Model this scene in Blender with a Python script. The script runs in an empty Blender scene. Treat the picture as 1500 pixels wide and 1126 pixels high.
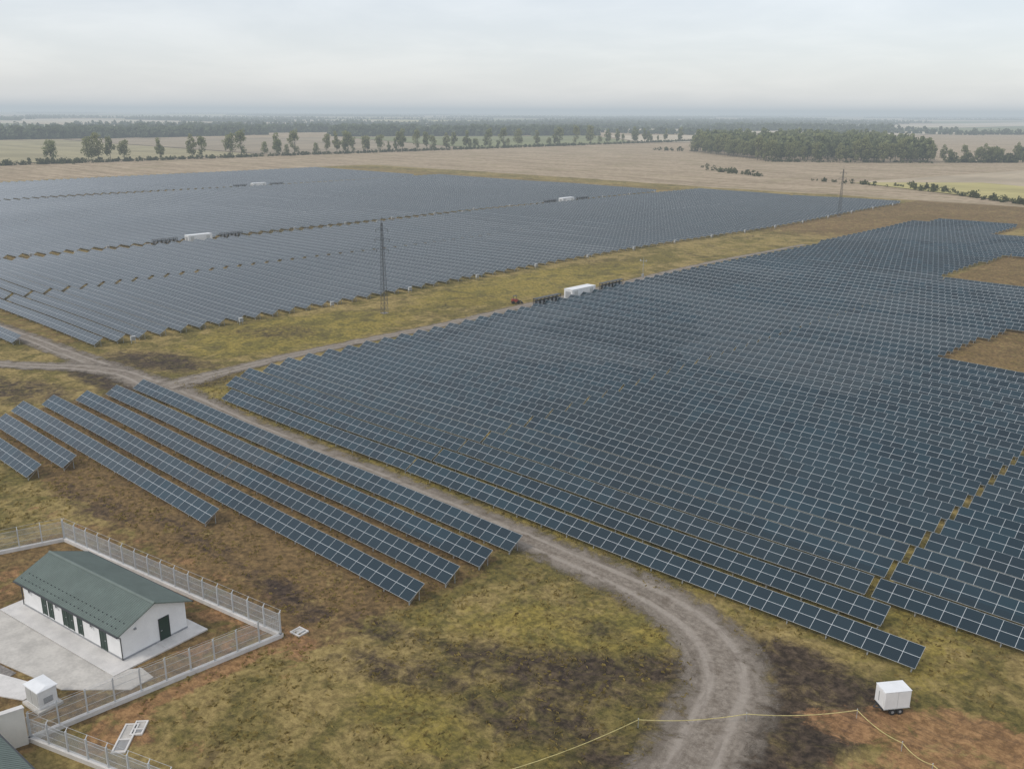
import bpy, math, random
import numpy as np
from mathutils import Matrix, Vector
random.seed(7); rng=np.random.default_rng(11)
C=bpy.context.scene.collection
sc=bpy.context.scene

# ---------------------------------------------------------------- helpers
def nt(mat):
    mat.use_nodes=True; t=mat.node_tree; t.nodes.clear(); return t
class G:
    def __init__(s,tree): s.t=tree
    def n(s,typ,**kw):
        nd=s.t.nodes.new(typ)
        for k,v in kw.items(): setattr(nd,k,v)
        return nd
    def l(s,a,b): s.t.links.new(a,b)
    def inp(s,sock,v):
        if hasattr(v,'is_output'): s.l(v,sock)
        else: sock.default_value=v
    def m(s,op,a,b=0.0,c=0.0,clamp=False):
        nd=s.n('ShaderNodeMath',operation=op,use_clamp=clamp)
        s.inp(nd.inputs[0],a); s.inp(nd.inputs[1],b)
        if op in('MULTIPLY_ADD','SMOOTH_MIN','COMPARE'): s.inp(nd.inputs[2],c)
        return nd.outputs[0]
    def mix(s,f,a,b,blend='MIX'):
        nd=s.n('ShaderNodeMix',data_type='RGBA',blend_type=blend)
        s.inp(nd.inputs[0],f)
        s.inp(nd.inputs[6],a if hasattr(a,'is_output') else (*a,1)); s.inp(nd.inputs[7],b if hasattr(b,'is_output') else (*b,1))
        return nd.outputs[2]
    def ss(s,v,a,b):
        nd=s.n('ShaderNodeMapRange',interpolation_type='SMOOTHSTEP')
        s.inp(nd.inputs[0],v); nd.inputs[1].default_value=a; nd.inputs[2].default_value=b
        return nd.outputs[0]
    def noise(s,vec,scale,detail=4,rough=.55,dist=0.0):
        nd=s.n('ShaderNodeTexNoise'); nd.inputs['Scale'].default_value=scale
        nd.inputs['Detail'].default_value=detail; nd.inputs['Roughness'].default_value=rough; nd.inputs['Distortion'].default_value=dist
        if vec is not None: s.l(vec,nd.inputs['Vector'])
        return nd.outputs[0]
    def mapped(s,vec,sc_,rz=0,loc=(0,0,0)):
        mp=s.n('ShaderNodeMapping'); mp.inputs['Scale'].default_value=sc_; mp.inputs['Rotation'].default_value=(0,0,rz); mp.inputs['Location'].default_value=loc; s.l(vec,mp.inputs[0]); return mp.outputs[0]
    def pos(s): return s.n('ShaderNodeNewGeometry').outputs['Position']
    def attr(s,name): return s.n('ShaderNodeAttribute',attribute_name=name).outputs['Fac']
    def out(s,col,rough=.8,metal=0.0,bump=None,bd=.05,spec=None,alpha=None):
        b=s.n('ShaderNodeBsdfPrincipled'); o=s.n('ShaderNodeOutputMaterial')
        s.inp(b.inputs['Base Color'],col if hasattr(col,'is_output') else (*col,1)); s.inp(b.inputs['Roughness'],rough); s.inp(b.inputs['Metallic'],metal)
        if spec is not None: s.inp(b.inputs['Specular IOR Level'],spec)
        if alpha is not None: s.inp(b.inputs['Alpha'],alpha)
        if bump is not None:
            bn=s.n('ShaderNodeBump'); bn.inputs['Distance'].default_value=bd; s.l(bump,bn.inputs['Height']); s.l(bn.outputs[0],b.inputs['Normal'])
        s.l(b.outputs[0],o.inputs[0]); return b
def simple(name,col,rough=.6,metal=0.0,var=.18,scale=1.5,bd=0.0):
    m=bpy.data.materials.new(name); g=G(nt(m)); P=g.pos()
    n1=g.noise(P,scale,5,.6); n2=g.noise(P,scale*9,3)
    f=g.m('ADD',g.m('MULTIPLY',n1,.7),g.m('MULTIPLY',n2,.3))
    a=tuple(c*(1-var) for c in col); b=tuple(min(1,c*(1+var)) for c in col)
    g.out(g.mix(g.ss(f,.3,.7),a,b),rough,metal,bump=n2 if bd else None,bd=bd or .01)
    return m

class MB:
    def __init__(s): s.v=[];s.f=[];s.mi=[]
    def hexa(s,p,mi=0):
        k=len(s.v); s.v+=[tuple(q) for q in p]
        for f in((0,3,2,1),(4,5,6,7),(0,1,5,4),(1,2,6,5),(2,3,7,6),(3,0,4,7)):
            s.f.append(tuple(k+i for i in f)); s.mi.append(mi)
    def box(s,x0,x1,y0,y1,z0,z1,mi=0):
        s.hexa([(x0,y0,z0),(x1,y0,z0),(x1,y1,z0),(x0,y1,z0),(x0,y0,z1),(x1,y0,z1),(x1,y1,z1),(x0,y1,z1)],mi)
    def beam(s,p,q,w,mi=0,w2=None):
        p=Vector(p);q=Vector(q);d=(q-p).normalized(); w2=w2 or w
        u=d.cross(Vector((0,0,1)));
        if u.length<.01:u=Vector((1,0,0))
        u.normalize(); v=d.cross(u)
        a=[p+u*(i*w/2)+v*(j*w/2) for i,j in((-1,-1),(1,-1),(1,1),(-1,1))]
        b=[q+u*(i*w2/2)+v*(j*w2/2) for i,j in((-1,-1),(1,-1),(1,1),(-1,1))]
        s.hexa(a+b,mi)
    def cyl(s,p,q,r,r2=None,n=12,mi=0,cap=True):
        p=Vector(p);q=Vector(q);d=(q-p).normalized(); r2=r if r2 is None else r2
        u=d.cross(Vector((0,0,1)))
        if u.length<.01:u=Vector((1,0,0))
        u.normalize(); v=d.cross(u); k=len(s.v)
        for c,rr in((p,r),(q,r2)):
            for i in range(n):
                a=2*math.pi*i/n; s.v.append(tuple(c+u*(rr*math.cos(a))+v*(rr*math.sin(a))))
        for i in range(n):
            j=(i+1)%n; s.f.append((k+i,k+j,k+n+j,k+n+i)); s.mi.append(mi)
        if cap:
            s.f.append(tuple(k+i for i in reversed(range(n)))); s.mi.append(mi)
            s.f.append(tuple(k+n+i for i in range(n))); s.mi.append(mi)
    def obj(s,name,mats,bevel=0,parent=None):
        me=bpy.data.meshes.new(name); me.from_pydata(s.v,[],s.f); me.update()
        for m in mats: me.materials.append(m)
        me.polygons.foreach_set('material_index',s.mi)
        o=bpy.data.objects.new(name,me); C.objects.link(o)
        if bevel:
            b=o.modifiers.new('bevel','BEVEL'); b.width=bevel; b.segments=2; b.limit_method='ANGLE'
        if parent: o.parent=parent
        return o
def empty(name,loc,rz=0):
    o=bpy.data.objects.new(name,None); o.location=loc; o.rotation_euler=(0,0,rz); o.empty_display_size=.3; C.objects.link(o); return o
def tag(o,label,cat,group=None,kind=None):
    o['label']=label;o['category']=cat
    if group:o['group']=group
    if kind:o['kind']=kind
def structure(o,label=None,cat=None):
    o['kind']='structure'
    if label: o['label']=label;o['category']=cat
def quadmesh(name,Q,tone,mats,mi=None):
    n=len(Q); me=bpy.data.meshes.new(name); me.vertices.add(n*4); me.vertices.foreach_set('co',Q.reshape(-1).astype(np.float32))
    me.loops.add(n*4); me.loops.foreach_set('vertex_index',np.arange(n*4,dtype=np.int32))
    me.polygons.add(n); me.polygons.foreach_set('loop_start',np.arange(0,n*4,4,dtype=np.int32)); me.polygons.foreach_set('loop_total',np.full(n,4,dtype=np.int32))
    for m in mats: me.materials.append(m)
    if mi is not None: me.polygons.foreach_set('material_index',mi.astype(np.int32))
    me.update(calc_edges=True)
    a=me.attributes.new('tone','FLOAT','FACE'); a.data.foreach_set('value',np.asarray(tone,dtype=np.float32))
    return me
def copy_thing(src,children,loc,rz,scale=(1,1,1)):
    o=src.copy(); C.objects.link(o); o.location=loc; o.rotation_euler=(0,0,rz); o.scale=scale
    for c in children:
        k=c.copy(); C.objects.link(k); k.parent=o
    return o

# ---------------------------------------------------------------- terrain
def sstep(x,a,b):
    t=np.clip((x-a)/(b-a),0,1); return t*t*(3-2*t)
def hgt(s,t):
    s=np.asarray(s,float);t=np.asarray(t,float)
    yard=sstep(-s,40,52)*(1-sstep(t,40,50))*(1-sstep(-s,105,125))
    far=1-sstep(np.hypot(s,t),500,700)
    z=.38*np.sin(s/29+.5)*np.sin(t/33+1)+.28*np.sin(s/57+t/49)+.08*np.sin(s/9.5+t/21)
    return z*(1-yard)*far
def hz(s,t): return float(hgt(s,t))

def grow(a,b,step,g,cap):
    out=[a];d=step
    while out[-1]<b:
        d=min(d*g,cap(out[-1]-a)); out.append(out[-1]+d)
    return out
cap=lambda x: 10 if x<500 else 1500
S_=np.array(sorted(set([-v for v in grow(170,15000,1.4,1.05,cap)]+list(np.arange(-170,10,1.0))+grow(10,900,1.2,1.15,lambda x:60))))
T_=np.array(sorted(set([-v for v in grow(-12,500,1.2,1.2,lambda x:60)]+list(np.arange(12,120,1.0))+grow(120,15000,1.3,1.05,cap))))
SS,TT=np.meshgrid(S_,T_,indexing='ij')
ZZ=hgt(SS,TT)
def ell(s,t,rs,rt,rot=0,soft=.5):
    a=math.radians(rot); x=(SS-s)*math.cos(a)+(TT-t)*math.sin(a); y=-(SS-s)*math.sin(a)+(TT-t)*math.cos(a)
    d=np.sqrt((x/rs)**2+(y/rt)**2); return 1-sstep(d,1-soft,1+soft)
def band(v,a,b,w): return sstep(v,a-w,a+w)*(1-sstep(v,b-w,b+w))
dark=np.zeros_like(SS)
for e in [(-40,50,9,4.2,30,.6,.85),(-47,47,6,3.4,20,.6,.7),(-35,55.5,4.5,2.6,40,.5,.85),(-50,41,7,2.8,25,.6,.7),(-66.5,41.4,8,1.9,0,.6,.9),(-56,44,5,2.2,10,.6,.7),(-38,44,7,3.2,20,.6,.75),(-43,56.5,5,1.6,10,.6,.6),
          (-26.8,62.6,5.4,3.6,-35,.5,1.),(-22.3,62.6,4.6,3.4,-20,.5,.95),(-23.2,54,3.8,10,-12,.5,1.),(-21.5,47,3.6,6,0,.5,.8),(-31.6,50,2.2,4,0,.5,.55),(-31,44,4,4,0,.6,.75),(-24.5,58,3.4,3.4,0,.5,1.),
          (-150,60.5,15,2.6,0,.5,.9),(-155,73,14,6.5,15,.5,.85),(-137,74,5,6,0,.5,.7),(-160,46,17,5,10,.6,.85),(-146,62,8,4,0,.4,.8),(-160,101,11,7,40,.6,.65),(-129,62.8,9,1.4,0,.5,.6),(-150,52,12,3,0,.6,.75),
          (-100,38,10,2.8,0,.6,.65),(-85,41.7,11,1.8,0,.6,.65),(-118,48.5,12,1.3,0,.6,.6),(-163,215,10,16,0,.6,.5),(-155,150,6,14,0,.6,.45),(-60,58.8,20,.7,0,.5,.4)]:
    dark=np.maximum(dark,ell(*e[:6])*e[6])
soil=np.zeros_like(SS)
for e in [(-20.6,58.8,3.8,2.0,20,.5,1.),(-17,61.6,4.4,2.6,10,.5,1.),(-13,63.5,5,3.2,0,.5,1.),(-13.5,58,5,4.5,0,.5,.95),(-21,65.2,3,.9,0,.5,.6),(-17,54,3.4,2.6,0,.6,.75),
          (-60.6,29,1.2,10,0,.5,1.),(-58.6,21.8,2.6,3.0,0,.5,.95),(-60,38,2.4,1.2,0,.5,.8),(-57.5,36,1.6,3.2,30,.5,.55),(-76,39,17,.9,9,.5,.55),(-75,34,16,1.6,9,.5,.7),(-64,33,1.4,4.2,0,.5,.75),(-88,24,3,6,0,.5,.65),
          (-120,46,15,2.5,5,.6,.5),(-100,33.5,9,1.5,5,.6,.5),(-55,25,4,3.0,0,.6,.45)]:
    soil=np.maximum(soil,ell(*e[:6])*e[6])
green=np.zeros_like(SS)
for e in [(-46,54,9,5,15,.6,.8),(-52,48,5,5,0,.6,.6),(-38,60,8,2.5,0,.5,.85),(-33,41,6,5,0,.6,.5),(-45,38,8,4,0,.6,.7),(-157,105,15,28,0,.4,.9),(-157,180,14,50,0,.4,.85),(-155,270,14,50,0,.4,.5)]:
    green=np.maximum(green,ell(*e[:6])*e[6])
green=np.maximum(green,.65*band(SS,-137,-15,4)*band(TT,66,95,3)); green=np.maximum(green,.35*band(SS,-142,-10,4)*band(TT,95,380,5))
brown=np.maximum(band(SS,-142,-57,3)*band(TT,36,62,3)*.85, band(SS,-84,60,2)*band(TT,164,420,4)*.72)
brown=np.maximum(brown,band(SS,-176,-100,4)*band(TT,320,520,25)*.7)
brown=np.maximum(brown,band(SS,-96,-61,1)*band(TT,10,37,1)*.7)
brown=np.maximum(brown,band(SS,-600,-177,4)*band(TT,60,470,4)*.5)
field=np.maximum(sstep(-SS,605,640),sstep(TT,470,520)); field=np.maximum(field,sstep(SS,20,60)*sstep(TT,250,300)*.5)
ns,ntt=SS.shape
V=np.stack([SS,TT,ZZ],-1).reshape(-1,3)
idx=np.arange(ns*ntt).reshape(ns,ntt)
F=np.stack([idx[:-1,:-1],idx[1:,:-1],idx[1:,1:],idx[:-1,1:]],-1).reshape(-1,4)
me=bpy.data.meshes.new('ground'); me.vertices.add(len(V)); me.vertices.foreach_set('co',V.reshape(-1).astype(np.float32))
me.loops.add(len(F)*4); me.loops.foreach_set('vertex_index',F.reshape(-1).astype(np.int32))
me.polygons.add(len(F)); me.polygons.foreach_set('loop_start',np.arange(0,len(F)*4,4,dtype=np.int32)); me.polygons.foreach_set('loop_total',np.full(len(F),4,dtype=np.int32))
me.polygons.foreach_set('use_smooth',np.ones(len(F),dtype=bool)); me.update(calc_edges=True)
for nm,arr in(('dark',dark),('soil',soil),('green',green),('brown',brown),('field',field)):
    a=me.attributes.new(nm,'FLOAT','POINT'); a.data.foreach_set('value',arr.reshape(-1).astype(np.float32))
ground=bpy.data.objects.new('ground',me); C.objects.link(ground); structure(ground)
gm=bpy.data.materials.new('patchy_dry_grass'); g=G(nt(gm)); P=g.pos()
nL=g.noise(P,.035,4,.6,.4); nM=g.noise(P,.22,6,.68,.6); nS=g.noise(P,1.6,6,.7,.3); nF=g.noise(P,6,5,.75)
P2=g.mapped(P,(1,1,1),0,(53,91,7)); P3=g.mapped(P,(1,1,1),0,(-31,17,3))
nA=g.noise(P2,.42,8,.74,.9); nB=g.noise(P2,1.1,7,.75,.5); nC=g.noise(P3,.16,6,.66,1.2)
olive=g.mix(g.ss(nS,.32,.68),(.08,.073,.025),(.225,.18,.055))
straw=g.mix(g.ss(nS,.32,.68),(.21,.155,.058),(.43,.325,.13))
col=g.mix(g.ss(g.m('ADD',g.m('MULTIPLY',nM,.6),g.m('MULTIPLY',nL,.4)),.43,.57),olive,straw)
def maskf(name,amp,lo,hi,src=None):
    a=g.attr(name); k=g.m('MULTIPLY_ADD',g.m('SUBTRACT',src or nA,.5),amp,a); return g.ss(k,lo,hi)
brn=g.mix(g.ss(nS,.32,.7),(.088,.055,.028),(.275,.17,.078))
col=g.mix(g.m('MULTIPLY',maskf('brown',2.2,.35,.75),.82),col,brn)
grn=g.mix(g.ss(nS,.32,.68),(.14,.115,.028),(.40,.31,.075))
moss=g.mix(g.ss(nS,.32,.68),(.09,.084,.024),(.24,.205,.056))
grn=g.mix(g.ss(nC,.44,.6),grn,moss)
col=g.mix(g.m('MULTIPLY',maskf('green',2.0,.35,.85),.85),col,grn)
col=g.mix(g.m('MULTIPLY',g.ss(nF,.54,.7),.3),col,(.42,.33,.16))
col=g.mix(g.m('MULTIPLY',g.ss(nB,.55,.66),.45),col,(.065,.046,.03))
col=g.mix(g.m('MULTIPLY',g.ss(nC,.54,.7),.5),col,(.085,.06,.036))
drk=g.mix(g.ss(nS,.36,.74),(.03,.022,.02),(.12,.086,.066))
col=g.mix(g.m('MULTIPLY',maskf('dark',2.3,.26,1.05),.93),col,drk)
sl=g.mix(g.ss(nS,.3,.7),(.21,.115,.052),(.50,.285,.135))
sl=g.mix(g.m('MULTIPLY',g.ss(nB,.5,.64),.6),sl,(.12,.07,.042))
wv=g.noise(g.mapped(P,(.35,2.6,1),.5),1,4,.6,.6)
sl=g.mix(g.m('MULTIPLY',g.ss(wv,.52,.62),.45),sl,(.15,.09,.055))
col=g.mix(g.m('MULTIPLY',maskf('soil',2.6,.45,.9),.88),col,sl)
st=g.noise(g.mapped(P,(.012,.11,1),.15),1,5,.6)
fl=g.mix(g.ss(g.m('ADD',g.m('MULTIPLY',nM,.5),g.m('MULTIPLY',st,.5)),.4,.6),(.27,.205,.13),(.45,.355,.24))
fl=g.mix(g.m('MULTIPLY',g.ss(nL,.5,.65),.35),fl,(.24,.20,.10))
col=g.mix(maskf('field',.5,.4,.6,nL),col,fl)
bh=g.m('ADD',g.m('MULTIPLY',nS,.7),g.m('MULTIPLY',nF,.6))
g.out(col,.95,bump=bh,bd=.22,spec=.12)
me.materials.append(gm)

# ---------------------------------------------------------------- roads
def smooth_path(pts,step=1.0):
    pts=[pts[0]]+pts+[pts[-1]]; out=[]
    for i in range(1,len(pts)-2):
        p0,p1,p2,p3=[np.array(p,float) for p in pts[i-1:i+3]]
        n=max(2,int(np.linalg.norm(p2[:2]-p1[:2])/step))
        for k in range(n):
            t=k/n; out.append(.5*((2*p1)+(-p0+p2)*t+(2*p0-5*p1+4*p2-p3)*t*t+(-p0+3*p1-3*p2+p3)*t**3))
    out.append(np.array(pts[-1],float)); return np.array(out)
def road(name,pts,lift,mat,label):
    P_=smooth_path(pts); xy=P_[:,:2]; w=P_[:,2]*1.42
    d=np.gradient(xy,axis=0); d/=np.linalg.norm(d,axis=1)[:,None]+1e-9; nrm=np.stack([-d[:,1],d[:,0]],1)
    nc=11; vs=[];fs=[];uv=[]; L=0
    for i in range(len(xy)):
        if i: L+=np.linalg.norm(xy[i]-xy[i-1])
        for j in range(nc):
            a=j/(nc-1)*2-1; q=xy[i]+nrm[i]*a*w[i]; vs.append((q[0],q[1],hz(*q)+lift)); uv.append((a,L))
    for i in range(len(xy)-1):
        for j in range(nc-1):
            k=i*nc+j; fs.append((k,k+nc,k+nc+1,k+1))
    m=bpy.data.meshes.new(name); m.from_pydata(vs,[],fs); m.update()
    ul=m.uv_layers.new(name='UVMap')
    for lp in m.loops: ul.data[lp.index].uv=uv[lp.vertex_index]
    m.materials.append(mat); o=bpy.data.objects.new(name,m); C.objects.link(o); structure(o,label,'road'); return o
rm=bpy.data.materials.new('gravel_track'); g=G(nt(rm)); P=g.pos()
sx=g.n('ShaderNodeSeparateXYZ'); g.l(g.n('ShaderNodeUVMap').outputs[0],sx.inputs[0]); ua0=sx.outputs[0]
lw=g.noise(g.mapped(g.n('ShaderNodeUVMap').outputs[0],(.0,.08,1)),1,3)
uw=g.m('ADD',ua0,g.m('MULTIPLY',g.m('SUBTRACT',lw,.5),.35)); ua=g.m('ABSOLUTE',ua0)
nS=g.noise(P,2.2,7,.75); nM=g.noise(P,.45,6,.7,.5); nF=g.noise(P,9,4,.8)
nU=g.noise(g.mapped(g.n('ShaderNodeUVMap').outputs[0],(5,.12,1)),1,4,.6)
base=g.mix(g.ss(nS,.3,.7),(.155,.13,.103),(.31,.268,.22))
trk=g.m('SUBTRACT',1.0,g.ss(g.m('ABSOLUTE',g.m('SUBTRACT',g.m('ABSOLUTE',uw),.29)),.03,.14))
base=g.mix(g.m('MULTIPLY',trk,g.m('MULTIPLY_ADD',nM,.8,.2)),base,(.38,.335,.285))
base=g.mix(g.m('MULTIPLY',g.ss(nU,.5,.64),.45),base,(.13,.105,.08))
base=g.mix(g.m('MULTIPLY',g.ss(nM,.5,.66),.45),base,(.12,.092,.066))
base=g.mix(g.m('MULTIPLY',g.ss(nF,.56,.68),.45),base,(.47,.43,.38))
al=g.m('SUBTRACT',1.0,g.ss(g.m('ADD',g.m('ADD',ua,g.m('MULTIPLY',g.m('SUBTRACT',nM,.5),1.7)),g.m('MULTIPLY',g.m('SUBTRACT',nS,.5),1.1)),.38,1.08),clamp=True)
al=g.m('MULTIPLY',al,g.m('SUBTRACT',1.0,g.ss(ua,.76,1.0)))
g.out(base,.95,bump=nS,bd=.08,spec=.15,alpha=al)
road('gravel_road',[(-330,58,2),(-260,61,2.2),(-203,63,2.2),(-175,64.2,2.3),(-148,65.3,2.8),(-138,65.6,3.2),(-119,65.5,2.2),(-94,65.4,2.1),(-75,65.3,2.1),(-63.5,65.2,2.1),(-55.5,65.2,2.3),(-46.9,65.0,2.5),(-40.6,64.3,2.7),(-35.8,62.6,3.0),(-32.0,59.9,3.2),(-29.4,56.2,3.3),(-28.0,51.5,3.3),(-27.0,47.6,3.4),(-26.2,42,3.5),(-25.5,34,3.4),(-25,20,3.2)],.05,rm,'grey brown gravel service road curving past the solar panels')
road('gravel_road',[(-138,66,2.8),(-139,72,2.6),(-139.6,77,2.0),(-141,91,1.8),(-141,106,1.7),(-140,127,1.7),(-140,152,1.8),(-139,170,2.0),(-139.5,200,1.6),(-141,240,1.2),(-142,300,1.0)],.075,rm,'narrow dusty gravel track beside the grass strip')
road('gravel_road',[(-152,65.2,2.6),(-160,62,2.4),(-172,53,2.1),(-185,48,1.9),(-215,44,1.8)],.085,rm,'short gravel track branching off the service road')

# ---------------------------------------------------------------- materials
steel=simple('galvanised_steel',(.42,.44,.45),.45,.3,.15)
fencem=simple('pale_galvanised_fence',(.52,.54,.55),.5,.1,.1)
white=simple('white_painted_plaster',(.78,.78,.77),.75,0,.06,.8)
whitem=simple('white_painted_metal',(.76,.77,.77),.45,0,.06,1.2)
cabm=simple('pale_grey_cabinet_metal',(.5,.51,.5),.5,0,.1)
darkm=simple('dark_grey_equipment_casing',(.035,.038,.042),.5,0,.2)
louv=simple('louvre_grey_metal',(.28,.29,.3),.5,0,.15)
greenroof=simple('grey_green_roof_sheet',(.12,.155,.135),.5,0,.14,.7)
greend=simple('dark_green_door_paint',(.015,.04,.028),.45,0,.15)
concrete=simple('weathered_concrete',(.50,.475,.43),.9,0,.2,.5,.02)
concl=simple('pale_concrete_kerb',(.62,.60,.57),.85,0,.12,1.0,.01)
gravelp=simple('grey_gravel_fill',(.23,.21,.19),.95,0,.4,3,.05)
beige=simple('beige_plaster',(.68,.66,.60),.8,0,.06,.8)
rubber=simple('black_rubber_tyre',(.02,.02,.02),.8,0,.2)
redm=simple('dull_red_machine_paint',(.26,.035,.02),.6,0,.25)
yellow=simple('faded_yellow_rope',(.55,.47,.2),.8,0,.3)
glass=simple('dark_window_glass',(.02,.025,.03),.08,0,.1)
bark=simple('grey_brown_bark',(.16,.13,.10),.9,0,.3)
rust=simple('weathered_mast_steel',(.08,.085,.09),.7,.2,.3)

MW=1.5; LP=2.2; MH=LP/2
pm=bpy.data.materials.new('solar_panel_glass'); g=G(nt(pm)); uvn=g.n('ShaderNodeUVMap'); sx=g.n('ShaderNodeSeparateXYZ'); g.l(uvn.outputs[0],sx.inputs[0])
u=g.m('DIVIDE',sx.outputs[0],MW); v=g.m('DIVIDE',sx.outputs[1],MH)
fu=g.m('ABSOLUTE',g.m('SUBTRACT',g.m('FRACT',u),.5)); fv=g.m('ABSOLUTE',g.m('SUBTRACT',g.m('FRACT',v),.5))
e=g.m('MAXIMUM',g.m('GREATER_THAN',fu,.5-.019/MW),g.m('GREATER_THAN',fv,.5-.021/MH))
cb=g.n('ShaderNodeCombineXYZ'); g.l(g.m('FLOOR',u),cb.inputs[0]); g.l(g.m('FLOOR',v),cb.inputs[1])
oi=g.n('ShaderNodeObjectInfo'); g.l(g.m('MULTIPLY',oi.outputs['Random'],100),cb.inputs[2])
wn=g.n('ShaderNodeTexWhiteNoise'); g.l(cb.outputs[0],wn.inputs[0])
P=g.pos(); big=g.noise(P,.035,4,.65)
vo=g.n('ShaderNodeTexVoronoi',distance='CHEBYCHEV'); vo.inputs['Scale'].default_value=1.0; g.l(g.mapped(P,(.028,.045,0)),vo.inputs['Vector'])
vs_=g.n('ShaderNodeSeparateColor'); g.l(vo.outputs['Color'],vs_.inputs[0])
cellc=g.mix(wn.outputs[0],(.0025,.012,.021),(.0075,.029,.043))
cellc=g.mix(g.m('MULTIPLY',g.ss(big,.48,.62),.45),cellc,(.016,.04,.056))
cellc=g.mix(g.m('MULTIPLY',g.m('GREATER_THAN',vs_.outputs[0],.74),.35),cellc,(.05,.06,.066))
cellc=g.mix(g.m('MULTIPLY',g.m('LESS_THAN',vs_.outputs[0],.25),.5),cellc,(.002,.009,.015))
cellc=g.mix(g.m('MULTIPLY',g.m('MULTIPLY',oi.outputs['Random'],oi.outputs['Random']),.18),cellc,(.05,.06,.062))
# grazing sky reflection painted into the glass colour of the far block
sp3=g.n('ShaderNodeSeparateXYZ'); g.l(P,sp3.inputs[0]); far_sheen=g.m('LESS_THAN',sp3.outputs[0],-168.0)
cellc=g.mix(g.m('MULTIPLY',far_sheen,.7),cellc,(.062,.072,.078))
cu=g.m('ABSOLUTE',g.m('SUBTRACT',g.m('FRACT',g.m('MULTIPLY',u,10)),.5)); cv=g.m('ABSOLUTE',g.m('SUBTRACT',g.m('FRACT',g.m('MULTIPLY',v,6)),.5))
ce=g.m('MAXIMUM',g.m('GREATER_THAN',cu,.47),g.m('GREATER_THAN',cv,.47))
cellc=g.mix(g.m('MULTIPLY',ce,.2),cellc,(.06,.09,.10))
colr=g.mix(e,cellc,(.50,.53,.54))
rg=g.m('ADD',.10,g.m('MULTIPLY',wn.outputs[0],.10)); rg=g.m('MAXIMUM',rg,g.m('MULTIPLY',e,.5))
pb_=g.out(colr,rg,0,spec=.5); pb_.inputs['IOR'].default_value=1.55; pb_.inputs['Specular Tint'].default_value=(.8,.94,1,1)

# ---------------------------------------------------------------- solar rows
TILT=math.radians(31)
def snap(v): return round(v/MW)*MW
def row_arrays(s0,s1,t0):
    trim=.14
    if abs(s1+27)<.01: trim=.36
    if abs(s1+81)<.01: trim=.30
    s0=snap(s0); s1=snap(s1)
    if abs(s0+27)<.01: s0+=.25; s1+=.25
    n=max(2,round((s1-s0)/MW)); ks=list(range(0,n+1,4))
    if ks[-1]!=n: ks.append(n)
    jt=TILT+random.uniform(-.012,.012); jz=random.uniform(-.03,.03); jy=random.uniform(-.04,.04); s0+=random.uniform(-.05,.05)
    c,sn=math.cos(jt),math.sin(jt)
    vs=[];fs=[];mi=[];uv=[]
    for k in ks:
        s=s0+k*MW-(trim if k==n else 0); z=hz(s,t0+.9)+.6+jz+random.uniform(-.01,.01); y=t0+jy
        A=(s,y,z);B=(s,y+LP*c,z+LP*sn); th=.045
        vs+=[A,B,(B[0],B[1]+th*sn,B[2]-th*c),(A[0],A[1]+th*sn,A[2]-th*c)]
    for i in range(len(ks)-1):
        a=4*i;b=a+4
        fs+= [(a,b,b+1,a+1),(a+1,b+1,b+2,a+2),(a+3,a+2,b+2,b+3),(a,a+3,b+3,b)]; mi+=[0,1,1,1]
        u0,u1=ks[i]*MW,ks[i+1]*MW
        uv+=[[(u0,0),(u1,0),(u1,LP),(u0,LP)]]+[[(0,0)]*4]*3
    e=4*(len(ks)-1); fs+=[(0,1,2,3),(e,e+3,e+2,e+1)]; mi+=[1,1]; uv+=[[(0,0)]*4]*2
    return vs,fs,mi,uv,(s0,s0+n*MW-trim,t0+jy,jt,jz)
def panel_mesh(name,vs,fs,mi,uv):
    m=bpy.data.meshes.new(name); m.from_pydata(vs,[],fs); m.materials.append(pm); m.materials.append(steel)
    m.polygons.foreach_set('material_index',mi); ul=m.uv_layers.new(name='UVMap')
    flat=[c for f in uv for q in f for c in q]; ul.data.foreach_set('uv',flat); m.update(); return m
def supports(info,dense=True):
    s0,s1,t0,jt,jz=info; b=MB(); n=max(2,int((s1-s0)/(3.5))); c,sn=math.cos(jt),math.sin(jt)
    for i in range(n+1):
        s=s0+.35+(s1-s0-.7)*i/n; z=hz(s,t0+.9)+.6+jz; y1=t0+.35*c; y2=t0+1.75*c
        z1=z+.35*sn-.08; z2=z+1.75*sn-.08
        b.box(s-.04,s+.04,y1-.03,y1+.03,hz(s,y1)-.1,z1); b.box(s-.04,s+.04,y2-.03,y2+.03,hz(s,y2)-.1,z2)
        b.beam((s,t0+.08,z-.05),(s,t0+2.08*c,z+2.08*sn-.09),.06)
        if dense: b.beam((s+.05,y1,hz(s,y1)+.15),(s+.05,y2,z2-.25),.04)
    if dense:
        m=int((s1-s0)/6)+1
        for q in(.5,1.6):
            for i in range(m):
                a=s0+(s1-s0)*i/m; d=s0+(s1-s0)*(i+1)/m
                b.beam((a,t0+q*c,hz(a,t0+.9)+.6+jz+q*sn-.075),(d,t0+q*c,hz(d,t0+.9)+.6+jz+q*sn-.075),.05)
    return b
rows=[]
def R(t,*segs):
    for a,b in segs: rows.append((a,b,t))
DS=4.334
for t,a,b in((61.3,-139,-56.4),(57.0,-139.2,-56.7),(52.4,-139.6,-56.9),(48.0,-140.4,-57.3),(43.6,-141.2,-85.4),(39.6,-137,-113.2),(35.4,-136,-112.9)):
    if b>-80: R(t,(a,-97.5),(-97.5,b))
    else: R(t,(a,b))
k=0
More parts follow.
